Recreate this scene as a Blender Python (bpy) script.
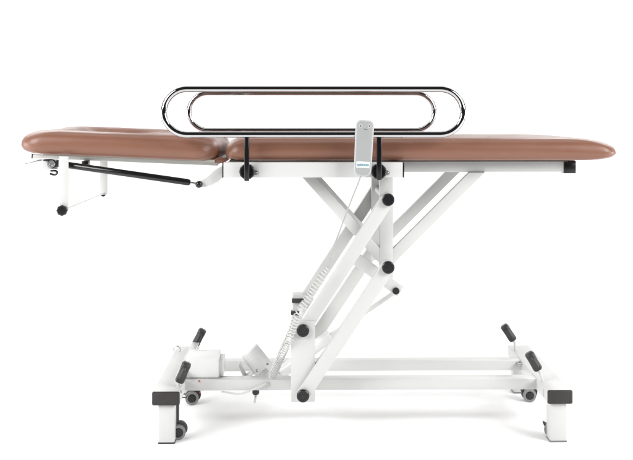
import bpy, bmesh, math, random
from mathutils import Vector, Matrix
R = math.radians
for o in list(bpy.data.objects): bpy.data.objects.remove(o)
SC = bpy.context.scene
COL = SC.collection

# ------------------------------------------------------------------ camera
F, D, H, YAW = 1000.0, 3.37, 1.132, R(0.774)      # focal (px at 633 wide), distance to the rail plane, lens height
cam = bpy.data.cameras.new('camera')
cam.sensor_width = 36.0; cam.lens = 36.0*F/633.0
cam.shift_y = -118.0/633.0
cam.clip_end = 200; cam.clip_start = 0.05
co = bpy.data.objects.new('camera', cam); COL.objects.link(co)
co.location = (0, -D, H); co.rotation_euler = (R(90), 0, -YAW)
SC.camera = co

# ------------------------------------------------------------------ studio light
w = bpy.data.worlds.new('World'); SC.world = w; w.use_nodes = True
w.node_tree.nodes['Background'].inputs[0].default_value = (0.97, 0.98, 1, 1)
w.node_tree.nodes['Background'].inputs[1].default_value = 0.03
def area(name, loc, target, sx, sy, power, col=(1, 1, 1)):
    l = bpy.data.lights.new(name, 'AREA'); l.shape = 'RECTANGLE'
    l.size = sx; l.size_y = sy; l.energy = power; l.color = col
    o = bpy.data.objects.new(name, l); COL.objects.link(o); o.location = loc
    o.rotation_euler = (Vector(target)-Vector(loc)).to_track_quat('-Z', 'Y').to_euler()
    return o
area('softbox_left', (-3.3, -2.5, 2.6), (-0.1, 0.2, 0.3), 2.4, 2.4, 195)
area('softbox_right', (3.6, -2.5, 2.6), (0.4, 0.2, 0.3), 2.4, 2.4, 195)
area('softbox_overhead', (0.1, 0.75, 3.7), (0.1, 0.6, 0), 6.0, 1.4, 44)
area('low_fill_left', (-3.6, 0.1, 0.75), (0, 0.35, 0.1), 1.8, 1.2, 48)
area('low_fill_right', (3.9, 0.1, 0.75), (0.3, 0.35, 0.1), 1.8, 1.2, 48)
area('rim_light_left', (-2.3, 3.1, 3.1), (-0.2, 0.1, 0.1), 2.4, 1.2, 40)
area('rim_light_right', (2.6, 3.1, 3.1), (0.5, 0.1, 0.1), 2.4, 1.2, 40)
area('backdrop_light_left', (-3.4, 1.8, 2.4), (-0.6, 4.4, 1.3), 0.8, 2.0, 24)
area('backdrop_light_right', (3.8, 1.8, 2.4), (1.0, 4.4, 1.3), 0.8, 2.0, 24)
SC.view_settings.view_transform = 'Standard'; SC.view_settings.look = 'None'
SC.view_settings.gamma = 1; SC.view_settings.exposure = 0.08

# ------------------------------------------------------------------ geometry helpers
CY, SY = math.cos(YAW), math.sin(YAW)
def at(u, v, y):
    """point of the couch (metres) measured off the photograph at depth y"""
    t = (u-316.5)/F; d = y+D
    x = d*(SY+t*CY)/(CY-t*SY)
    b = x*SY+d*CY
    return Vector((x, y, H-(v-112.0)/F*b))
def px(u, y): return at(u, 112, y).x
def pz(v, y, u=316.5): return at(u, v, y).z
MID = 0.37
def mir(y): return 2*MID-y

def new(): return bmesh.new()
def add_box(bm, x0, x1, y0, y1, z0, z1, bev=0.003, seg=2):
    r = bmesh.ops.create_cube(bm, size=1.0)
    M = Matrix.Translation(((x0+x1)/2, (y0+y1)/2, (z0+z1)/2)) @ Matrix.Diagonal((abs(x1-x0), abs(y1-y0), abs(z1-z0), 1))
    bmesh.ops.transform(bm, matrix=M, verts=r['verts'])
    if bev:
        es = list({e for v in r['verts'] for e in v.link_edges})
        bmesh.ops.bevel(bm, geom=es, offset=bev, segments=seg, affect='EDGES', profile=0.5)
def add_bar(bm, a, b, wid, y0, y1, ext0=0, ext1=0, bev=0.004, seg=2):
    """rectangular bar in the x-z plane from a to b, between depths y0 and y1"""
    a = Vector((a[0], 0, a[2])); b = Vector((b[0], 0, b[2]))
    d = (b-a).normalized(); a = a-d*ext0; b = b+d*ext1
    n = Vector((-d.z, 0, d.x)); L = (b-a).length
    r = bmesh.ops.create_cube(bm, size=1.0)
    bmesh.ops.transform(bm, matrix=Matrix.Diagonal((L, abs(y1-y0), wid, 1)), verts=r['verts'])
    M = Matrix(((d.x, 0, n.x, (a.x+b.x)/2), (0, 1, 0, (y0+y1)/2), (d.z, 0, n.z, (a.z+b.z)/2), (0, 0, 0, 1)))
    bmesh.ops.transform(bm, matrix=M, verts=r['verts'])
    if bev:
        es = list({e for v in r['verts'] for e in v.link_edges})
        bmesh.ops.bevel(bm, geom=es, offset=bev, segments=seg, affect='EDGES', profile=0.5)
def add_link(bm, a, b, wid, y0, y1, bev=0.002):
    """flat link with round ends"""
    a = Vector((a[0], 0, a[2])); b = Vector((b[0], 0, b[2])); d = (b-a).normalized(); n = Vector((-d.z, 0, d.x)); r = wid/2
    P = [b+(n*math.cos(t)+d*math.sin(t))*r for t in [k/12*math.pi for k in range(13)]]
    P += [a-(n*math.cos(t)+d*math.sin(t))*r for t in [k/12*math.pi for k in range(13)]]
    add_prism(bm, [(p.x, p.z) for p in P], y0, y1, bev)
def frame_of(d):
    d = d.normalized()
    up = Vector((0, 0, 1)) if abs(d.z) < 0.9 else Vector((0, 1, 0))
    s = d.cross(up).normalized(); return s, s.cross(d).normalized()
def add_tube(bm, pts, rad, seg=12, closed=False, cap=True):
    pts = [Vector(p) for p in pts]; n = len(pts); rings = []
    rads = rad if isinstance(rad, (list, tuple)) else [rad]*n
    s = None
    for i, p in enumerate(pts):
        if closed: d = pts[(i+1) % n]-pts[i-1]
        else: d = pts[min(i+1, n-1)]-pts[max(i-1, 0)]
        d.normalize()
        if s is None: s, t = frame_of(d)
        else:
            s = (s-d*s.dot(d)).normalized(); t = s.cross(d).normalized()
        rings.append([bm.verts.new(p+(s*math.cos(k*2*math.pi/seg)+t*math.sin(k*2*math.pi/seg))*rads[i]) for k in range(seg)])
    for i in range(n if closed else n-1):
        A, B = rings[i], rings[(i+1) % n]
        for k in range(seg):
            bm.faces.new((A[k], A[(k+1) % seg], B[(k+1) % seg], B[k]))
    if cap and not closed:
        bm.faces.new(rings[0]); bm.faces.new(list(reversed(rings[-1])))
def add_lathe(bm, origin, axis, prof, seg=32, lobes=0, amp=0):
    """prof: list of (distance along axis, radius)"""
    o = Vector(origin); a = Vector(axis).normalized(); s, t = frame_of(a); rings = []
    for h, r in prof:
        ring = []
        for k in range(seg):
            th = k*2*math.pi/seg
            rr = r*(1+amp*math.cos(lobes*th)) if lobes else r
            ring.append(bm.verts.new(o+a*h+(s*math.cos(th)+t*math.sin(th))*max(rr, 1e-5)))
        rings.append(ring)
    for A, B in zip(rings, rings[1:]):
        for k in range(seg):
            bm.faces.new((A[k], A[(k+1) % seg], B[(k+1) % seg], B[k]))
    bm.faces.new(rings[0]); bm.faces.new(list(reversed(rings[-1])))
def add_prism(bm, poly, y0, y1, bev=0.002):
    """polygon in x-z extruded along y"""
    vs = [bm.verts.new((p[0], y0, p[1])) for p in poly]
    f = bm.faces.new(vs)
    e = bmesh.ops.extrude_face_region(bm, geom=[f])
    nv = [g for g in e['geom'] if isinstance(g, bmesh.types.BMVert)]
    bmesh.ops.translate(bm, vec=(0, y1-y0, 0), verts=nv)
    if bev:
        es = [ed for ed in {e for v in vs+nv for e in v.link_edges} if len(ed.link_faces) == 2 and abs(ed.verts[0].co.y-ed.verts[1].co.y) < 1e-6]
        bmesh.ops.bevel(bm, geom=es, offset=bev, segments=2, affect='EDGES', profile=0.5)
def spline(pts, n=8):
    P = [Vector(p) for p in pts]; P = [P[0]*2-P[1]]+P+[P[-1]*2-P[-2]]; out = []
    for i in range(1, len(P)-2):
        for k in range(n):
            t = k/n; a, b, c, d = P[i-1:i+3]
            out.append(0.5*((2*b)+(c-a)*t+(2*a-5*b+4*c-d)*t*t+(3*b-a-3*c+d)*t**3))
    out.append(P[-2]); return out

def wloc(o):
    p = Vector((0, 0, 0))
    while o: p += o.location; o = o.parent
    return p
def obj(name, bm, mat, parent=None, smooth=35):
    bmesh.ops.recalc_face_normals(bm, faces=bm.faces[:])
    cs = [v.co for v in bm.verts]
    c = Vector([(min(p[i] for p in cs)+max(p[i] for p in cs))/2 for i in range(3)])
    bmesh.ops.translate(bm, vec=-c, verts=bm.verts[:])
    me = bpy.data.meshes.new(name); bm.to_mesh(me); bm.free()
    me.materials.append(mat)
    if smooth:
        for p in me.polygons: p.use_smooth = True
        me.set_sharp_from_angle(angle=R(smooth))
    o = bpy.data.objects.new(name, me); COL.objects.link(o)
    if parent: o.parent = parent; o.location = c-wloc(parent)
    else: o.location = c
    return o
def thing(name, label, cat, loc):
    o = bpy.data.objects.new(name, None); COL.objects.link(o); o.location = loc
    o.empty_display_size = 0.1; o['label'] = label; o['category'] = cat
    return o

# ------------------------------------------------------------------ materials
def mat(name, col, rough=0.5, metal=0.0, bump=0.0, bscale=300, vary=0.0, vscale=6, spec=0.5, coat=0.0, rvary=0.0):
    m = bpy.data.materials.new(name); m.use_nodes = True
    nt = m.node_tree; b = nt.nodes['Principled BSDF']
    b.inputs['Base Color'].default_value = (*col, 1); b.inputs['Roughness'].default_value = rough
    b.inputs['Metallic'].default_value = metal; b.inputs['Specular IOR Level'].default_value = spec
    b.inputs['Coat Weight'].default_value = coat; b.inputs['Coat Roughness'].default_value = 0.12
    tc = nt.nodes.new('ShaderNodeTexCoord')
    if vary or rvary:
        n = nt.nodes.new('ShaderNodeTexNoise'); n.inputs['Scale'].default_value = vscale; n.inputs['Detail'].default_value = 5
        nt.links.new(tc.outputs['Object'], n.inputs['Vector'])
    if vary:
        mx = nt.nodes.new('ShaderNodeMix'); mx.data_type = 'RGBA'
        mx.inputs[6].default_value = (*[c*(1-vary) for c in col], 1); mx.inputs[7].default_value = (*[min(1, c*(1+vary)) for c in col], 1)
        nt.links.new(n.outputs['Fac'], mx.inputs[0]); nt.links.new(mx.outputs[2], b.inputs['Base Color'])
    if rvary:
        mr = nt.nodes.new('ShaderNodeMapRange'); mr.inputs[1].default_value = 0.3; mr.inputs[2].default_value = 0.7
        mr.inputs[3].default_value = max(0, rough-rvary); mr.inputs[4].default_value = rough+rvary
        nt.links.new(n.outputs['Fac'], mr.inputs[0]); nt.links.new(mr.outputs[0], b.inputs['Roughness'])
    if bump:
        n2 = nt.nodes.new('ShaderNodeTexNoise'); n2.inputs['Scale'].default_value = bscale; n2.inputs['Detail'].default_value = 3
        bp = nt.nodes.new('ShaderNodeBump'); bp.inputs['Strength'].default_value = bump; bp.inputs['Distance'].default_value = 0.002
        nt.links.new(tc.outputs['Object'], n2.inputs['Vector']); nt.links.new(n2.outputs['Fac'], bp.inputs['Height'])
        nt.links.new(bp.outputs[0], b.inputs['Normal'])
    return m
def leather():
    m = mat('tan_vinyl', (0.207, 0.093, 0.059), 0.34, vary=0.05, vscale=9, rvary=0.05)
    nt = m.node_tree; b = nt.nodes['Principled BSDF']
    tc = nt.nodes['Texture Coordinate']
    v = nt.nodes.new('ShaderNodeTexVoronoi'); v.inputs['Scale'].default_value = 420
    n = nt.nodes.new('ShaderNodeTexNoise'); n.inputs['Scale'].default_value = 22; n.inputs['Detail'].default_value = 4
    mp = nt.nodes.new('ShaderNodeMapping'); mp.inputs['Scale'].default_value = (0.35, 1, 1)
    nt.links.new(tc.outputs['Object'], mp.inputs['Vector'])
    nt.links.new(tc.outputs['Object'], v.inputs['Vector']); nt.links.new(mp.outputs[0], n.inputs['Vector'])
    b1 = nt.nodes.new('ShaderNodeBump'); b1.inputs['Strength'].default_value = 0.2; b1.inputs['Distance'].default_value = 0.001
    b2 = nt.nodes.new('ShaderNodeBump'); b2.inputs['Strength'].default_value = 0.28; b2.inputs['Distance'].default_value = 0.006
    nt.links.new(v.outputs['Distance'], b1.inputs['Height']); nt.links.new(n.outputs['Fac'], b2.inputs['Height'])
    nt.links.new(b2.outputs[0], b1.inputs['Normal']); nt.links.new(b1.outputs[0], b.inputs['Normal'])
    return m
VINYL = leather()
WHITE = mat('white_powder_coat', (0.565, 0.565, 0.553), 0.36, bump=0.05, bscale=500, vary=0.012, vscale=5)
CHROME = mat('chrome', (0.56, 0.55, 0.555), 0.06, metal=1.0)
STEEL = mat('zinc_steel', (0.55, 0.55, 0.55), 0.3, metal=1.0, rvary=0.06, vscale=40)
BLACK = mat('black_plastic', (0.008, 0.008, 0.009), 0.27, bump=0.05, bscale=400)
GLOSSB = mat('gloss_black', (0.008, 0.008, 0.009), 0.16)
CAPM = mat('dark_end_cap', (0.026, 0.022, 0.022), 0.6, bump=0.12, bscale=250, vary=0.25, vscale=60)
RUBBER = mat('dark_grey_rubber', (0.028, 0.027, 0.027), 0.45, bump=0.1, bscale=300)
TYRE = mat('grey_tyre', (0.19, 0.19, 0.19), 0.5)
BOARD = mat('grey_underboard', (0.42, 0.40, 0.36), 0.7, vary=0.06, vscale=30)
DARKSTRIP = mat('dark_edge_strip', (0.03, 0.02, 0.016), 0.6)
HANDSET = mat('silver_grey_plastic', (0.33, 0.34, 0.335), 0.42, bump=0.04, bscale=600)
HANDRIM = mat('pale_grey_plastic', (0.47, 0.48, 0.48), 0.4)
CORD = mat('white_cord', (0.56, 0.56, 0.545), 0.45)
GREYCORD = mat('pale_grey_cord', (0.36, 0.36, 0.35), 0.5)
PLWHITE = mat('white_plastic', (0.64, 0.64, 0.63), 0.35, vary=0.01)
LABELW = mat('white_label', (0.72, 0.73, 0.73), 0.5)
TEAL = mat('teal_print', (0.01, 0.20, 0.27), 0.5)
DARKINK = mat('dark_print', (0.05, 0.05, 0.055), 0.5)
INK = mat('grey_print', (0.17, 0.17, 0.18), 0.5)
RED = mat('red_plastic', (0.45, 0.10, 0.06), 0.4)
PAPER = mat('white_seamless', (0.94, 0.94, 0.94), 0.75, vary=0.006, vscale=0.8)

# ------------------------------------------------------------------ the setting: a white seamless sweep
bm = new()
prof = [(-4.5, 0.0)]
for i in range(33):
    prof.append((-4.5+7.7*(i+1)/33, 0.0))
for i in range(1, 17):
    a = i/16*math.pi/2; prof.append((3.2+1.2*math.sin(a), 1.2*(1-math.cos(a))))
prof += [(4.4, 2.5), (4.4, 4.6)]
prev = None
for y, z in prof:
    row = [bm.verts.new((-9.0+18.0*k/20, y, z)) for k in range(21)]
    if prev:
        for k in range(20): bm.faces.new((prev[k], prev[k+1], row[k+1], row[k]))
    prev = row
fl = obj('floor', bm, PAPER, smooth=60); fl['kind'] = 'structure'
fl['label'] = 'white seamless studio floor curving up into the backdrop'

# ------------------------------------------------------------------ the couch
couch = thing('treatment_couch', 'tan vinyl treatment couch on white steel scissor lift frame with chrome side rails', 'treatment couch', (px(350, MID), MID, 0))

def pad_bm(x0, x1, y0, y1, zb, zt, aL, aR, b, lowmid=0.28, rc=0.07, dish=None, crown=0.0, pw=2.4):
    bm = new(); zm = zb+(zt-zb)*lowmid; rings = []; W = (y1-y0)/2
    NX, NY, NC = 60, 20, 10
    def outline(xa, xb, ya, yb, r):
        r = min(r, (yb-ya)/2*0.98, (xb-xa)/2*0.98); P = []
        def seg(p, q, n): return [(p[0]+(q[0]-p[0])*k/n, p[1]+(q[1]-p[1])*k/n) for k in range(n)]
        def arc(cx, cy, a0): return [(cx+r*math.cos(a0+k/NC*math.pi/2), cy+r*math.sin(a0+k/NC*math.pi/2)) for k in range(NC)]
        P += seg((xa+r, ya), (xb-r, ya), NX)+arc(xb-r, ya+r, -math.pi/2)
        P += seg((xb, ya+r), (xb, yb-r), NY)+arc(xb-r, yb-r, 0)
        P += seg((xb-r, yb), (xa+r, yb), NX)+arc(xa+r, yb-r, math.pi/2)
        P += seg((xa, yb-r), (xa, ya+r), NY)+arc(xa+r, ya+r, math.pi)
        return P
    def zmx(x):                               # the widest line sits a little higher along the sides than at the ends
        t = max(0, min(1, (x-x0)/0.22, (x1-x)/0.30)); return zm+(zt-zb)*0.14*t*t*(3-2*t)
    prof = []
    for k in range(0, 8):                     # underside up to the widest line
        e = 0.45*(1-k/8); q = e/0.45
        prof.append((e, lambda x, y, c=math.sqrt(max(0, 1-(1-q)**2)): zmx(x)-(zmx(x)-zb)*c))
    for k in range(0, 17):
        a = k/16*math.pi/2
        prof.append((1-math.cos(a)**(2/pw), lambda x, y, c=math.sin(a)**(2/pw): zmx(x)+(zt-zmx(x))*c))
    def put(P, z, dfrac):
        ring = []
        for (x, y) in P:
            zz = z(x, y) if callable(z) else z
            ring.append(bm.verts.new((x, y, zz)))
        rings.append(ring)
    put(outline(x0+aL*0.5, x1-aR*0.5, y0+b*0.5, y1-b*0.5, rc), zb, 0)
    for e, z in prof:
        put(outline(x0+aL*e, x1-aR*e, y0+b*e, y1-b*e, rc), z, 0)
    for k in range(1, 25):                    # the top, ring inside ring
        q = k/24*0.97; d = q*(W-b)
        def zf(x, y, q=q):
            z = zt+crown*math.sin(q*math.pi/2)
            if dish: z -= dish(x)*(0.5-0.5*math.cos(math.pi*min(1, q*4.0)))
            return z
        put(outline(x0+aL+d, x1-aR-d, y0+b+d, y1-b-d, max(0.004, rc*(1-q))), zf, q)
    for A, B in zip(rings, rings[1:]):
        n = len(A)
        for k in range(n): bm.faces.new((A[k], A[(k+1) % n], B[(k+1) % n], B[k]))
    bm.faces.new(list(reversed(rings[0]))); bm.faces.new(rings[-1])
    return bm

Y0, Y1 = 0.05, 0.69
ZB = 0.9617
# body cushion
bm = pad_bm(px(224.3, Y0), px(617.4, 0.08), Y0, Y1, ZB+0.003, 1.0432, 0.058, 0.20, 0.062, 0.29, 0.055)
body = obj('body_cushion', bm, VINYL, couch, 60)
bm = new(); add_box(bm, px(229, Y0), px(570, Y0), Y0+0.03, Y1-0.03, ZB-0.0015, ZB+0.004, 0.001)
obj('backing_board', bm, DARKSTRIP, body)
# head cushion, tipped up about its hinge
hinge = at(215.5, 161.2, Y0)
def tilt(bm):
    bmesh.ops.rotate(bm, cent=hinge, matrix=Matrix.Rotation(R(2.4), 3, 'Y'), verts=bm.verts[:])
    return bm
xl, xr = px(17.8, 0.08), px(217.5, Y0)
def hdish(x):
    t = (x-xl)/(xr-xl)
    a = max(0, min(1, (t-0.02)/0.14)); b = max(0, min(1, (0.80-t)/0.35))
    return 0.024*a*a*(3-2*a)*b*b*(3-2*b)
bm = (pad_bm(xl, xr, Y0, Y1, hinge.z-0.002, hinge.z+0.0825, 0.115, 0.055, 0.058, 0.33, 0.075, hdish))
for v in bm.verts:                            # the far bolster stands a little prouder than the near one
    if v.co.z > hinge.z+0.05:
        q = max(0, min(1, (v.co.y-0.40)/0.12)); v.co.z += 0.0055*q*q*(3-2*q)*min(1, hdish(v.co.x)/0.012)
tilt(bm)
head = obj('head_cushion', bm, VINYL, couch, 60)
bm = new(); add_box(bm, xl+0.085, xr-0.012, Y0+0.035, Y1-0.035, hinge.z-0.007, hinge.z+0.003, 0.002); tilt(bm)
obj('backing_board', bm, BOARD, head)

bm = new(); add_prism(bm, [(at(u, v, 0.1).x, at(u, v, 0.1).z) for u, v in ((213.5, 159), (219.5, 156.5), (227, 158.5), (226, 161.8), (219, 163.8), (215, 162.6))], 0.09, 0.65, 0.003)
obj('hinge_flap', bm, VINYL, couch)
# head frame under the head cushion
for near in (True, False):
    ya, yb = (0.150, 0.175) if near else (mir(0.175), mir(0.150))
    bm = new(); add_box(bm, px(27, 0.08), px(216.5, 0.08), ya, yb, hinge.z-0.0215, hinge.z-0.0075, 0.002); tilt(bm)
    hf = obj('head_frame_rail', bm, WHITE, couch)
    bm = new(); add_box(bm, px(26, 0.08), px(26.9, 0.08), ya-0.001, yb+0.001, hinge.z-0.0225, hinge.z-0.0065, 0.001); tilt(bm)
    obj('end_cap', bm, BLACK, hf)
for uu in (45, 150):
    bm = new(); add_box(bm, px(uu, 0.08), px(uu, 0.08)+0.03, 0.176, mir(0.176), hinge.z-0.020, hinge.z-0.009, 0.002); tilt(bm)
    obj('cross_bar', bm, WHITE, couch)

# middle side channels carrying the rails
for near in (True, False):
    f = (lambda y: y) if near else mir
    xa, xb = px(223.2, 0.03), px(403.0, 0.03)
    z0, z1 = pz(177.6, 0.03), ZB-0.001
    bm = new(); add_box(bm, xa, xb, *sorted((f(0.030), f(0.068))), z0, z1, 0.0025)
    ch = obj('side_channel', bm, WHITE, couch)
    for xx in (xa-0.0035, xb):
        bm = new(); add_box(bm, xx, xx+0.0045 if xx > 0 else xx+0.0035, *sorted((f(0.0292), f(0.0688))), z0-0.0008, z1-0.001, 0.001)
        obj('end_cap', bm, BLACK, ch)
# rails of the long right section
for near in (True, False):
    f = (lambda y: y) if near else mir
    bm = new(); add_box(bm, px(392, 0.16), px(564.3, 0.16), *sorted((f(0.16), f(0.20))), pz(172.2, 0.16), ZB-0.002, 0.003)
    fr = obj('frame_rail', bm, WHITE, couch)
    bm = new(); add_box(bm, px(563.8, 0.16), px(575.8, 0.16), *sorted((f(0.156), f(0.204))), pz(173.6, 0.16), ZB-0.0018, 0.003)
    obj('end_cap', bm, BLACK, fr)
    if near:
        for q in (448, 520):
            bm = new(); add_box(bm, px(q, 0.1), px(q, 0.1)+0.035, 0.2005, mir(0.2005), pz(171.5, 0.16), ZB-0.012, 0.003)
            obj('cross_bar', bm, WHITE, couch)
for q in (236, 388):
    bm = new(); add_box(bm, px(q, 0.1), px(q, 0.1)+0.04, 0.069, mir(0.069), pz(175.5, 0.05), ZB-0.012, 0.003)
    obj('cross_bar', bm, WHITE, couch)

# chrome safety rails
def knob_prof(r, h): return [(0, r*0.7), (0.001, r*0.96), (h*0.25, r), (h*0.75, r), (h*0.9, r*0.965), (h, r*0.86), (h*1.005, r*0.62), (h*0.9, r*0.58), (h*0.9, r*0.3), (h*0.97, r*0.28), (h*0.97, 1e-5)]
zt_, zb_ = pz(89.0, 0.0), pz(134.6, 0.0); rr = (zt_-zb_)/2; zc = (zt_+zb_)/2
xa, xb = px(160.6, 0)+0.011, px(466.3, 0)-0.011
for near in (True, False):
    f = (lambda y: y) if near else mir
    pts = []
    n = 40
    for k in range(n+1): pts.append((xa+rr+(xb-xa-2*rr)*k/n, f(0), zt_))
    for k in range(1, 24): a = math.pi/2-k/24*math.pi; pts.append((xb-rr+rr*math.cos(a), f(0), zc+rr*math.sin(a)))
    for k in range(n+1): pts.append((xb-rr-(xb-xa-2*rr)*k/n, f(0), zb_))
    for k in range(1, 24): a = -math.pi/2-k/24*math.pi; pts.append((xa+rr+rr*math.cos(a), f(0), zc+rr*math.sin(a)))
    bm = new(); add_tube(bm, pts, 0.011, 24, closed=True)
    rail = obj('safety_rail', bm, CHROME, couch, 80)
    for u, vb in ((246.8, 181), (379.1, 180)):
        xx = px(u, 0)
        bm = new(); add_box(bm, xx-0.0085, xx+0.0085, *sorted((f(-0.007), f(0.006))), pz(vb, 0), zb_-0.008, 0.003, 3)
        obj('rail_post', bm, GLOSSB, rail)
        bm = new(); add_lathe(bm, (xx, f(0.0299), pz(171.6, 0.02)), (0, -1 if near else 1, 0), knob_prof(0.0265, 0.0225), 48, 12, 0.018)
        obj('clamp_knob', bm, BLACK, rail)
        bm = new(); add_lathe(bm, (xx+0.028, f(0.0305), pz(173.4, 0.02)), (0, -1 if near else 1, 0), [(0, 0.010), (0.004, 0.010), (0.0045, 0.007), (0.009, 0.006), (0.009, 1e-5)], 20)
        obj('clamp_bolt', bm, STEEL, rail)

# gas strut and its curved arm
P0, P1 = at(66, 164.8, 0.06), at(190.5, 182.6, 0.06)
bm = new()
d = (P1-P0).normalized()
add_lathe(bm, P0, d, [(0, 0.009), (0.004, 0.0115), ((P1-P0).length-0.012, 0.0115), ((P1-P0).length-0.003, 0.0098), ((P1-P0).length, 0.006), ((P1-P0).length, 1e-5)], 28)
gs = obj('gas_strut', bm, GLOSSB, couch)
P2 = at(199, 184.4, 0.06)
bm = new(); add_tube(bm, [P1-d*0.004, P2], 0.0042, 14); obj('piston_rod', bm, STEEL, gs)
bm = new(); add_lathe(bm, P2+Vector((0, 0.012, 0)), (0, -1, 0), [(0, 0.006), (0.004, 0.0115), (0.018, 0.012), (0.023, 0.009), (0.0255, 0.004), (0.0255, 1e-5)], 28); obj('ball_joint', bm, BLACK, gs)
up = [(200, 180.6), (204, 179.2), (208.5, 175.6), (212.5, 171.8), (217, 168.4), (222.8, 165.6), (228, 164.5)]
lo = [(228, 174), (223, 177), (219, 181), (213, 184.6), (206, 187), (200, 187.6), (196.8, 184.4)]
bm = new(); add_prism(bm, [(at(u, v, 0.07).x, at(u, v, 0.07).z) for u, v in up+lo], 0.069, 0.077, 0.0015)
obj('hinge_arm', bm, WHITE, couch)
bm = new(); add_prism(bm, [(at(u, v, 0.07).x, at(u, v, 0.07).z) for u, v in up+lo], mir(0.077), mir(0.069), 0.0015)
obj('hinge_arm', bm, WHITE, couch)
bm = new(); add_box(bm, px(81.5, .12), px(88, .12), 0.12, 0.16, pz(166.5, .12, 85), pz(161, .12, 85), 0.002); obj('strut_clip', bm, BLACK, couch)

# ratchet lock at the head end
c = at(52.5, 163.8, 0.06)
bm = new(); add_box(bm, px(43, 0.07), px(58, 0.07), 0.064, 0.072, pz(169, 0.07, 50), pz(158, 0.07, 50), 0.002); rb = obj('lock_plate', bm, WHITE, couch)
bm = new(); add_lathe(bm, c, (0, -1, 0), [(0, 0.0155), (0.010, 0.0155), (0.012, 0.014), (0.012, 1e-5)], 28); obj('lock_bush', bm, BLACK, rb)
bm = new(); add_lathe(bm, c-Vector((0, 0.0115, 0)), (0, -1, 0), [(0, 0.0125), (0.004, 0.0125), (0.006, 0.011), (0.006, 0.007), (0.003, 0.006), (0.003, 1e-5)], 28); obj('lock_ring', bm, STEEL, rb)
bm = new(); add_box(bm, px(44, 0.06), px(52, 0.06), 0.050, 0.063, pz(160.9, 0.06, 50), pz(159, 0.06, 50), 0.001); obj('lock_lever', bm, BLACK, rb)
bm = new(); add_box(bm, px(56.6, 0.06), px(58.9, 0.06), 0.045, 0.063, pz(167, 0.06, 58), pz(160, 0.06, 58), 0.001); obj('lock_stop', bm, BLACK, rb)
bm = new(); add_tube(bm, spline([at(50.5, 170.8, 0.055), at(55.5, 170.8, 0.055), at(57.2, 172.6, 0.055), at(55, 174.7, 0.055), at(50, 173.8, 0.055)], 6), 0.0036, 10); obj('release_clip', bm, BLACK, rb)
bm = new(); add_prism(bm, [(at(u, v, .06).x, at(u, v, .06).z) for u, v in ((23.6, 163.4), (40, 159.4), (41, 160.8), (30, 163.2), (24.4, 164.6))], 0.058, 0.085, 0.0008); obj('release_lever', bm, STEEL, couch)

# paper roll holder: two hanging plates and a rod
for near in (True, False):
    f = (lambda y: y) if near else mir
    bm = new(); add_box(bm, px(59.3, 0.03), px(68.4, 0.03), *sorted((f(0.030), f(0.034))), pz(211, 0.03, 64), pz(156.4, 0.03, 64), 0.0012)
    rp = obj('roll_bracket', bm, WHITE, couch)
    bm = new(); add_lathe(bm, (px(62, 0.02), f(0.0295), pz(210.6, 0.02, 62)), (0, -1 if near else 1, 0), [(h*1.0, r*1.0) for h, r in ([(0, 0.013), (0.003, 0.0185), (0.013, 0.0185), (0.018, 0.014), (0.0185, 1e-5)] if near else [(0, 0.010), (0.004, 0.0125), (0.010, 0.011), (0.011, 1e-5)])], 8)
    obj('roll_knob', bm, BLACK, rp, 20)
bm = new(); pt = at(64.5, 209.6, 0.03); add_tube(bm, [pt, Vector((pt.x, mir(0.03), pt.z))], 0.0028, 10); obj('roll_rod', bm, STEEL, couch)

# ------------------------------------------------------------------ lift linkage
PA1, PA0 = at(388, 199.5, 0.10), at(303, 330, 0.10)      # upper arm pivots
PB1, PB0 = at(388, 267, 0.08), at(303, 395, 0.08)        # lower arm pivots
for near in (True, False):
    f = (lambda y: y) if near else mir
    bm = new(); add_link(bm, PA0, PA1, 0.0455, *sorted((f(0.090), f(0.140))))
    arm = obj('lift_arm', bm, WHITE, couch)
    bm = new(); add_link(bm, PB0, PB1, 0.0455, *sorted((f(0.065), f(0.108))))
    obj('lift_arm', bm, WHITE, couch)
    # posts
    bm = new(); add_box(bm, px(379.7, 0.145), px(393.2, 0.145), *sorted((f(0.145), f(0.180))), pz(278, 0.145), ZB-0.014, 0.0022)
    obj('upper_post', bm, WHITE, couch)
    bm = new(); add_box(bm, px(291, 0.085), px(315.2, 0.085), *sorted((f(0.085), f(0.165))), 0.130, pz(321, 0.085), 0.0022)
    obj('lower_post', bm, WHITE, couch)
    # braces of the vee
    a, b = at(303.6, 171, 0.15), at(388, 265, 0.15)
    bm = new(); add_bar(bm, a, b, 0.0375, *sorted((f(0.1465), f(0.178))), 0.0, 0.008, 0.0022); obj('brace', bm, WHITE, couch)
    a, b = at(478.2, 171.3, 0.15), at(387, 262.5, 0.15)
    d = (b-a); d.y = 0; d.normalize(); n = Vector((-d.z, 0, d.x))*0.0197; zt = pz(172.2, 0.16)-0.0006
    P = []
    for sgn in (1, -1):
        c = a+n*sgn; P.append((c.x+d.x*(zt-c.z)/d.z, zt))
    P += [((b-n).x, (b-n).z), ((b+n).x, (b+n).z)]
    bm = new(); add_prism(bm, P, *sorted((f(0.1468), f(0.1775))), 0.0018); obj('brace', bm, WHITE, couch)
    # black pivot knobs
    for (u, v, yy) in ((388, 199.5, 0.0895), (388, 267, 0.0645), (303, 330, 0.0845), (303, 395, 0.0645)):
        p = at(u, v, yy); s = -1 if near else 1
        bm = new(); add_lathe(bm, (p.x, f(yy+0.0004), p.z), (0, s, 0), knob_prof(0.0218, 0.017), 48, 16, 0.010)
        obj('pivot_knob', bm, BLACK, couch)
for P in (PA0, PA1, PB0, PB1):
    bm = new(); add_tube(bm, [(P.x, 0.109, P.z), (P.x, mir(0.109), P.z)], 0.014, 20); obj('cross_axle', bm, WHITE, couch)
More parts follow.
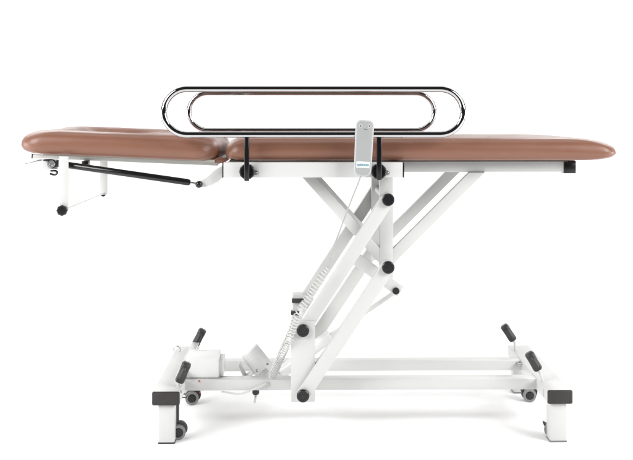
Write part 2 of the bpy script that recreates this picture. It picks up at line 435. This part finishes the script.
# dark stops at the top of the far lower post
for u0, u1, v0, v1 in ((291.8, 304, 297.8, 301.8), (290.9, 300, 310.2, 313.8)):
    yy = 0.585
    bm = new(); add_box(bm, px(u0, yy), px(u1, yy), 0.560, 0.600, pz(v1, yy), pz(v0, yy), 0.002); obj('arm_stop', bm, RUBBER, couch)

# lever and actuator
la, lb = at(352, 255.7, 0.27), at(398, 289.5, 0.27)
bm = new(); add_bar(bm, la, lb, 0.043, 0.255, 0.292, 0.004, 0.010, 0.0022); lev = obj('lift_lever', bm, WHITE, couch)
p = at(396, 291, 0.25)
bm = new(); add_lathe(bm, (p.x, 0.2552, p.z), (0, -1, 0), knob_prof(0.0128, 0.010), 32); obj('pivot_cap', bm, BLACK, lev)
YA = 0.32
g0, g1, g2 = at(273, 379, YA), at(331, 335, YA), at(394.5, 292.6, YA)
bm = new(); add_tube(bm, [g0, g1], 0.023, 28); act = obj('actuator', bm, PLWHITE, couch)
bm = new(); add_tube(bm, [g1, g2], 0.0085, 18); obj('piston_rod', bm, WHITE, act)
m0, m1 = at(248.7, 349.2, YA-0.01), at(269, 376.5, YA-0.01); dm = (m1-m0).normalized(); L = (m1-m0).length
bm = new(); add_lathe(bm, m0, dm, [(0, 0.030), (0.003, 0.0345), (0.006, 0.0365), (0.030, 0.037), (0.031, 0.0378), (L, 0.0385), (L+0.012, 0.034), (L+0.012, 1e-5)], 40)
mo = obj('motor', bm, PLWHITE, act)
bm = new(); add_bar(bm, m1-dm*0.02, m1+dm*0.022, 0.074, YA-0.045, YA+0.04, 0, 0, 0.008, 3); obj('gearbox', bm, PLWHITE, act)
# printed marks on the motor, laid on its curved wall
side = Vector((dm.z, 0, -dm.x))
def on_motor(l, t):     # l along the axis from the cap, t angle round from facing front
    r = 0.0384
    return m0+dm*l+Vector((0, -1, 0))*r*math.cos(t)+side*r*math.sin(t)
for l0, l1, t0, t1 in ((0.074, 0.081, 0.42, 0.55), (0.070, 0.0725, 0.30, 0.52), (0.088, 0.0895, -0.45, 0.05), (0.092, 0.0932, -0.45, 0.2), (0.096, 0.0972, -0.45, -0.1), (0.100, 0.1012, -0.4, 0.12), (0.092, 0.0932, 0.3, 0.55)):
    bm = new(); g = [[bm.verts.new(on_motor(l, t0+(t1-t0)*k/5)) for k in range(6)] for l in (l0, l1)]
    for k in range(5): bm.faces.new((g[0][k], g[0][k+1], g[1][k+1], g[1][k]))
    obj('print_mark', bm, INK, mo)
for (l, t) in ((0.080, -0.80), (0.118, 0.72)):
    c = on_motor(l, t); bm = new(); nrm = (Vector((0, -1, 0))*math.cos(t)+side*math.sin(t))
    add_lathe(bm, c-nrm*0.002, nrm, [(0, 0.0042), (0.003, 0.0042), (0.003, 1e-5)], 14); obj('motor_screw', bm, INK, mo)
# folded bracket beside the motor
bm = new()
q = [at(238.4, 365.8, 0.27), at(245, 378.5, 0.27), at(253.5, 373.6, 0.27)]
add_bar(bm, q[0], q[1], 0.004, 0.265, 0.335, 0, 0, 0.001); add_bar(bm, q[1], q[2], 0.004, 0.265, 0.335, 0, 0, 0.001)
obj('motor_bracket', bm, WHITE, couch)

# ------------------------------------------------------------------ base
ZC0, ZC1 = 0.1366, 0.1806
xL0, xL1 = px(152.6, 0.04), px(179.6, 0.04)
xR0, xR1 = px(547.4, 0.04), px(571.8, 0.04)
for y0, y1 in ((0.200, 0.256), (0.462, 0.516)):
    bm = new(); add_box(bm, xL1-0.004, xR0+0.004, y0, y1, ZC0+0.002, ZC1-0.003, 0.0025); obj('base_beam', bm, WHITE, couch)
def castor(u, yy, swivel, parent):
    x = px(u, yy); z = 0.026
    ax = Vector((math.sin(R(swivel)), -math.cos(R(swivel)), 0))
    bm = new()
    add_lathe(bm, (x+0.009, yy+0.004, z+0.009), ax, [(-0.0085, 0.022), (-0.007, 0.0255), (0.007, 0.0255), (0.0085, 0.022)], 32)
    add_tube(bm, [(x, yy, z+0.018), (x, yy, ZC0-0.0005)], 0.0062, 14)
    c = obj('castor', bm, RUBBER, parent)
    for s in (1, -1):
        o = Vector((x, yy, z))+ax*s*0.009
        bm = new(); add_lathe(bm, o, ax*s, [(0, 0.0165), (0, 0.0245), (0.0015, 0.0258), (0.011, 0.0258), (0.0135, 0.0242), (0.0135, 0.0166), (0.003, 0.0166)], 36)
        wh = obj('wheel', bm, TYRE if s > 0 else RUBBER, c)
        bm = new(); add_lathe(bm, o, ax*s, [(0, 0.0164), (0.0125, 0.0164), (0.0135, 0.0145), (0.0128, 0.006), (0.0142, 0.005), (0.0142, 1e-5)], 28)
        obj('hub', bm, BLACK, wh)
    for s in (() if u < 300 else (-1, 1)):   # brake horns over the wheels
        bm = new()
        tx = Vector((-ax.y, ax.x, 0))*s
        a = Vector((x, yy, z))+tx*0.020+Vector((0, 0, 0.014)); b = Vector((x, yy, z))+tx*0.034+Vector((0, 0, 0.021))
        e = Vector((x, yy, z))+tx*0.026+Vector((0, 0, 0.004))
        vs = [bm.verts.new(p+ax*k) for k in (-0.008, 0.008) for p in (a, b, e)]
        bm.faces.new(vs[:3]); bm.faces.new(vs[5:2:-1])
        for k in range(3): bm.faces.new((vs[k], vs[3+k], vs[3+(k+1) % 3], vs[(k+1) % 3]))
        obj('brake_tab', bm, RUBBER, c)
    return c
for left in (True, False):
    x0, x1 = (xL0, xL1) if left else (xR0, xR1)
    bm = new(); add_box(bm, x0, x1, 0.040, 0.700, ZC0, ZC1, 0.003, 2); cb = obj('crossbar', bm, WHITE, couch)
    for yy, g in ((0.0305, 0.0012), (0.7005, -0.002)):
        bm = new(); add_box(bm, x0-g, x1+g, yy, yy+0.009, ZC0-g, ZC1+g, 0.0055, 3); obj('end_cap', bm, CAPM, cb)
    lx0, lx1 = (px(158.4, 0.05), px(174.6, 0.05)) if left else (px(549.8, 0.05), px(566.6, 0.05))
    for y0, y1 in ((0.046, 0.100), (mir(0.100), mir(0.046))):
        bm = new(); add_box(bm, lx0, lx1, y0, y1, 0.0042, ZC0+0.001, 0.0035, 2); lg = obj('leg', bm, WHITE, cb)
        bm = new(); add_box(bm, lx0-0.0008, lx1+0.0008, y0-0.0008, y1+0.0008, 0.0006, 0.0046, 0.001, 1); obj('foot_pad', bm, CAPM if left else TYRE, lg)
    # pedals with rubber grips
    def grip_bm(a, b, rx, ry):
        bm = new(); d = (b-a); Lg = d.length; d.normalize(); n = Vector((d.z, 0, -d.x))
        rings = []
        prof = [(0, 0.45), (0.015, 0.7), (0.05, 0.9), (0.12, 1.0), (0.3, 0.97), (0.5, 0.94), (0.7, 0.97), (0.88, 1.0), (0.95, 0.9), (0.985, 0.7), (1, 0.45)]
        for t, s in prof:
            ring = []
            for k in range(24):
                th = k*2*math.pi/24; cx, sy = math.cos(th), math.sin(th)
                ex = math.copysign(abs(cx)**0.6, cx); ey = math.copysign(abs(sy)**0.6, sy)
                ring.append(bm.verts.new(a+d*(t*Lg)+n*(rx*s*ex)+Vector((0, 1, 0))*(ry*s*ey)))
            rings.append(ring)
        for A, B in zip(rings, rings[1:]):
            for k in range(24): bm.faces.new((A[k], A[(k+1) % 24], B[(k+1) % 24], B[k]))
        bm.faces.new(rings[0]); bm.faces.new(list(reversed(rings[-1])))
        return bm, d, n, Lg
    if left: gr = [(at(179.0, 382.5, 0.10), at(187.4, 362.2, 0.10), 0.10), (at(195.0, 345.2, 0.66), at(203.3, 329.0, 0.66), 0.66)]
    else: gr = [(at(538.6, 370.0, 0.15), at(528.4, 352.4, 0.15), 0.15), (at(513.6, 340.5, 0.62), at(503.4, 325.0, 0.62), 0.62)]
    for a, b, yy in gr:
        bm, d, n, Lg = grip_bm(a, b, 0.0165, 0.017)
        pg = obj('pedal', bm, RUBBER, couch, 50)
        bm = new()                            # raised ridge on the face turned to the camera
        add_tube(bm, [a+d*(Lg*0.22)+Vector((0, -0.0155, 0)), a+d*(Lg*0.3)+Vector((0, -0.0185, 0)), a+d*(Lg*0.7)+Vector((0, -0.0185, 0)), a+d*(Lg*0.78)+Vector((0, -0.0155, 0))], [0.006, 0.0085, 0.0085, 0.006], 14)
        obj('grip_ridge', bm, RUBBER, pg)
        bm = new(); e = a-d*0.004
        xt = min(max(e.x, x0+0.012), x1-0.012)
        add_tube(bm, [a+d*0.02, e-d*0.006, Vector((xt, yy, ZC1-0.004))], 0.0052, 12); obj('pedal_stem', bm, WHITE, pg)
    if left:
        gx = px(178.5, 0.10)
        bm = new(); add_box(bm, gx-0.014, gx+0.015, 0.118, 0.655, ZC1+0.022, ZC1+0.030, 0.002); pb = obj('pedal_bar', bm, WHITE, couch)
        for yy in (0.2, 0.56):
            bm = new(); add_box(bm, gx-0.012, gx-0.001, yy, yy+0.02, ZC1-0.004, ZC1+0.0225, 0.001); obj('bar_bracket', bm, WHITE, pb)
        hx = px(177.5, 0.62)
        bm = new(); add_tube(bm, [Vector((hx+0.013*math.cos(t), 0.60, ZC1+0.010+0.014*math.sin(t))) for t in [(-0.6+k/14*4.3) for k in range(15)]], 0.0022, 8)
        obj('wire_hook', bm, STEEL, cb)
        castor(177.4, 0.105, 16, couch); castor(192, 0.518, 6, couch)
        bm = new(); add_tube(bm, [at(178, 397.3, 0.16), at(186.3, 397.3, 0.16), at(187.5, 394.6, 0.16)], 0.0022, 8); obj('castor_link', bm, RUBBER, couch)
        bm = new(); add_tube(bm, spline([at(176, 391.6, 0.07), at(178, 389.6, 0.08), at(180.6, 390.6, 0.07), at(181.2, 393, 0.06)], 5), 0.0024, 8); obj('castor_link', bm, STEEL, couch)
    else:
        castor(552.5, 0.115, -25, couch); castor(528.6, 0.54, 0, couch)
        bm = new(); add_tube(bm, [at(544.4, 396.6, 0.09), at(544.4, 388.6, 0.09), at(545.4, 387.5, 0.09), at(553, 387.2, 0.09)], 0.0024, 8); obj('castor_link', bm, RUBBER, couch)
        bm = new(); add_box(bm, px(517.5, .44), px(523.5, .44), 0.435, 0.462, ZC1-0.018, ZC1-0.010, 0.001); obj('weld_tab', bm, STEEL, couch)

# control box on the beams
bx0, bx1 = px(186, 0.215), px(218.6, 0.215)
bm = new(); add_box(bm, bx0, bx1, 0.214, 0.335, ZC1-0.002, ZC1+0.0745, 0.006, 3); cbx = obj('control_box', bm, PLWHITE, couch)
bm = new(); add_box(bm, bx1-0.002, bx1+0.016, 0.235, 0.325, ZC1-0.001, ZC1+0.060, 0.004, 2); obj('socket_block', bm, PLWHITE, cbx)
bm = new(); add_box(bm, bx0+0.004, bx1+0.006, 0.2125, 0.338, ZC1-0.0028, ZC1+0.0012, 0.0005, 1); obj('mounting_plate', bm, STEEL, cbx)
for k in range(6):
    bm = new(); xx = bx0+0.020+k*0.008; add_box(bm, xx, xx+0.0045, 0.305, 0.318, ZC1+0.0742, ZC1+0.0749, 0.0002, 1); obj('print_mark', bm, HANDRIM, cbx)
p = at(199.3, 380.8, 0.20); bm = new(); add_box(bm, p.x-0.002, p.x+0.002, 0.196, 0.2005, p.z-0.004, p.z+0.003, 0.0006, 1); obj('status_tag', bm, RED, couch)
p = at(200, 393, 0.2); bm = new(); add_box(bm, p.x-0.002, p.x+0.002, 0.205, 0.211, p.z-0.003, p.z+0.003, 0.0006, 1); obj('status_tag', bm, RED, couch)

# lock and key under the near beam
p = at(255.8, 391.5, 0.215)
bm = new(); add_lathe(bm, (p.x, 0.212, ZC0-0.004), (0, 0, -1), [(-0.006, 0.0125), (0.006, 0.0128), (0.011, 0.010), (0.014, 0.0055), (0.014, 1e-5)], 24); ks = obj('key_switch', bm, BLACK, couch)
bm = new(); add_bar(bm, at(255.6, 396, 0.212), at(254.6, 403, 0.212), 0.008, 0.211, 0.2132, 0, 0, 0.0008); obj('switch_key', bm, STEEL, ks)
# power lead looping along the near beam
bm = new(); add_tube(bm, spline([at(271, 382.5, 0.24), at(268, 383, 0.196), at(262, 385.5, 0.19), at(254, 389, 0.188), at(246, 392.2, 0.188), at(239, 394, 0.19), at(231, 393, 0.195), at(222, 391.6, 0.21)], 8), 0.0032, 10)
obj('power_lead', bm, CORD, couch)

# ------------------------------------------------------------------ hand control hung on the near rail
hc = thing('hand_control', 'silver grey hand control hung on the near chrome rail with white coiled cord', 'hand control', at(363, 150, -0.03))
YH0, YH1 = -0.0375, -0.0135
cx, cz = at(363.9, 148, YH0).x, at(363.9, 148, YH0).z
RH = Matrix.Rotation(R(2.9), 3, 'Y')
def hrot(bm):
    bmesh.ops.rotate(bm, cent=(cx, 0, cz), matrix=RH, verts=bm.verts[:]); return bm
def rrect(wt, wb, h, r, n=8):
    P = []
    for (sx, sz, a0) in ((1, 1, 0), (-1, 1, 90), (-1, -1, 180), (1, -1, 270)):
        hw = (wt if sz > 0 else wb)/2
        for k in range(n+1):
            a = R(a0+90*k/n); P.append((cx+sx*(hw-r)+r*math.cos(a), cz+sz*(h/2-r)+r*math.sin(a)))
    return P
HH, WT, WB = 0.1865, 0.0615, 0.0580
bm = new(); add_prism(bm, rrect(WT, WB, HH, 0.018), YH0+0.003, YH1, 0.004); hb = obj('handset_body', hrot(bm), HANDRIM, hc, 50)
bm = new(); add_prism(bm, rrect(WT-0.010, WB-0.010, HH-0.010, 0.014), YH0, YH0+0.0045, 0.001); obj('face_plate', hrot(bm), HANDSET, hb, 50)
for s in (-1, 1):
    bm = new(); add_lathe(bm, (cx+s*0.0148, YH0+0.0008, cz+0.0735), (0, -1, 0), [(0, 0.0062), (0.0012, 0.0062), (0.0018, 0.0054), (0.0018, 1e-5)], 24); bt = obj('button', hrot(bm), HANDRIM, hb)
    bm = new(); c0 = Vector((cx+s*0.0148, YH0-0.0013, cz+0.0735)); dz = -s
    add_prism(bm, [(c0.x-0.0032, c0.z-0.0025*dz), (c0.x+0.0032, c0.z-0.0025*dz), (c0.x, c0.z+0.0034*dz)], YH0-0.0016, YH0-0.0006, 0); obj('arrow_mark', hrot(bm), DARKINK, bt)
bm = new(); add_prism(bm, [(cx-0.008, cz+0.0655), (cx-0.001, cz+0.0618), (cx+0.008, cz+0.0612), (cx+0.009, cz+0.0622), (cx, cz+0.0632)], YH0-0.0006, YH0+0.0006, 0); obj('print_mark', hrot(bm), DARKINK, hb)
bm = new(); add_box(bm, cx-0.0225, cx+0.0215, YH0-0.0006, YH0+0.0006, cz-0.0665, cz-0.0455, 0.0002, 1); lab = obj('maker_label', hrot(bm), LABELW, hb)
cu = bpy.data.curves.new('wording', 'FONT'); cu.body = 'optimum'; cu.size = 0.0128; cu.align_x = 'CENTER'; cu.align_y = 'CENTER'; cu.extrude = 0.0002; cu.offset = 0.0002
tmp = bpy.data.objects.new('wording', cu); COL.objects.link(tmp)
dg = bpy.context.evaluated_depsgraph_get(); me = bpy.data.meshes.new_from_object(tmp.evaluated_get(dg))
bpy.data.objects.remove(tmp)
bm = new(); bm.from_mesh(me)
xs = [v.co.x for v in bm.verts]; sc = 0.0395/(max(xs)-min(xs))
bmesh.ops.transform(bm, matrix=Matrix.Translation((cx-0.0005, YH0-0.0009, cz-0.0556)) @ Matrix.Rotation(R(90), 4, 'X') @ Matrix.Diagonal((sc, sc*1.25, 1, 1)), verts=bm.verts[:])
obj('wording', hrot(bm), TEAL, lab, 0)
# hook over the lower bar of the rail
hp = at(366, 133, 0)
bm = new(); add_tube(bm, [(hp.x, YH1-0.002, zb_+0.006), (hp.x, -0.013, zb_+0.010), (hp.x, -0.007, zb_+0.0135), (hp.x, 0.002, zb_+0.0148), (hp.x, 0.010, zb_+0.011), (hp.x, 0.0145, zb_+0.002), (hp.x, 0.0135, zb_-0.008)], 0.0030, 10); obj('hook', bm, STEEL, hb)
# cord: straight at first, then a long coil down to the motor
cpts = spline([at(361.4, 174.5, -0.026), at(358.2, 183, -0.02), at(351, 201, 0.0), at(341.5, 226, 0.02), at(333, 249, 0.035), at(328.6, 266.5, 0.045)], 8)
bm = new(); add_tube(bm, cpts, 0.0027, 10); obj('cord', bm, GREYCORD, hc)
cl = spline([at(328.3, 267.5, 0.045), at(320, 279.5, 0.045), at(312, 292, 0.045), at(304, 305, 0.047), at(297, 317.5, 0.05), at(291.5, 332, 0.06), at(285.5, 346, 0.09), at(279.5, 359.5, 0.14), at(273.5, 373, 0.20), at(270, 380.5, 0.235)], 10)
seg = [0]
for a, b in zip(cl, cl[1:]): seg.append(seg[-1]+(b-a).length)
TL = seg[-1]; turns = 46; pts = []; random.seed(4)
N = turns*14; i = 0
for k in range(N+1):
    s = TL*k/N
    while i < len(seg)-2 and seg[i+1] < s: i += 1
    t = (s-seg[i])/max(1e-9, seg[i+1]-seg[i]); p = cl[i].lerp(cl[i+1], t); d = (cl[i+1]-cl[i]).normalized()
    a, b = frame_of(d); fr = k/N
    r = 0.0125*min(1, 0.35+fr*9, 0.35+(1-fr)*9)*(1+0.06*math.sin(fr*23))
    th = 2*math.pi*turns*(fr+0.004*math.sin(fr*31))
    pts.append(p+(a*math.cos(th)+b*math.sin(th))*r)
bm = new(); add_tube(bm, [cpts[-1]]+pts+[at(271, 383, 0.262)], 0.0023, 7); obj('coiled_cord', bm, CORD, hc, 70)
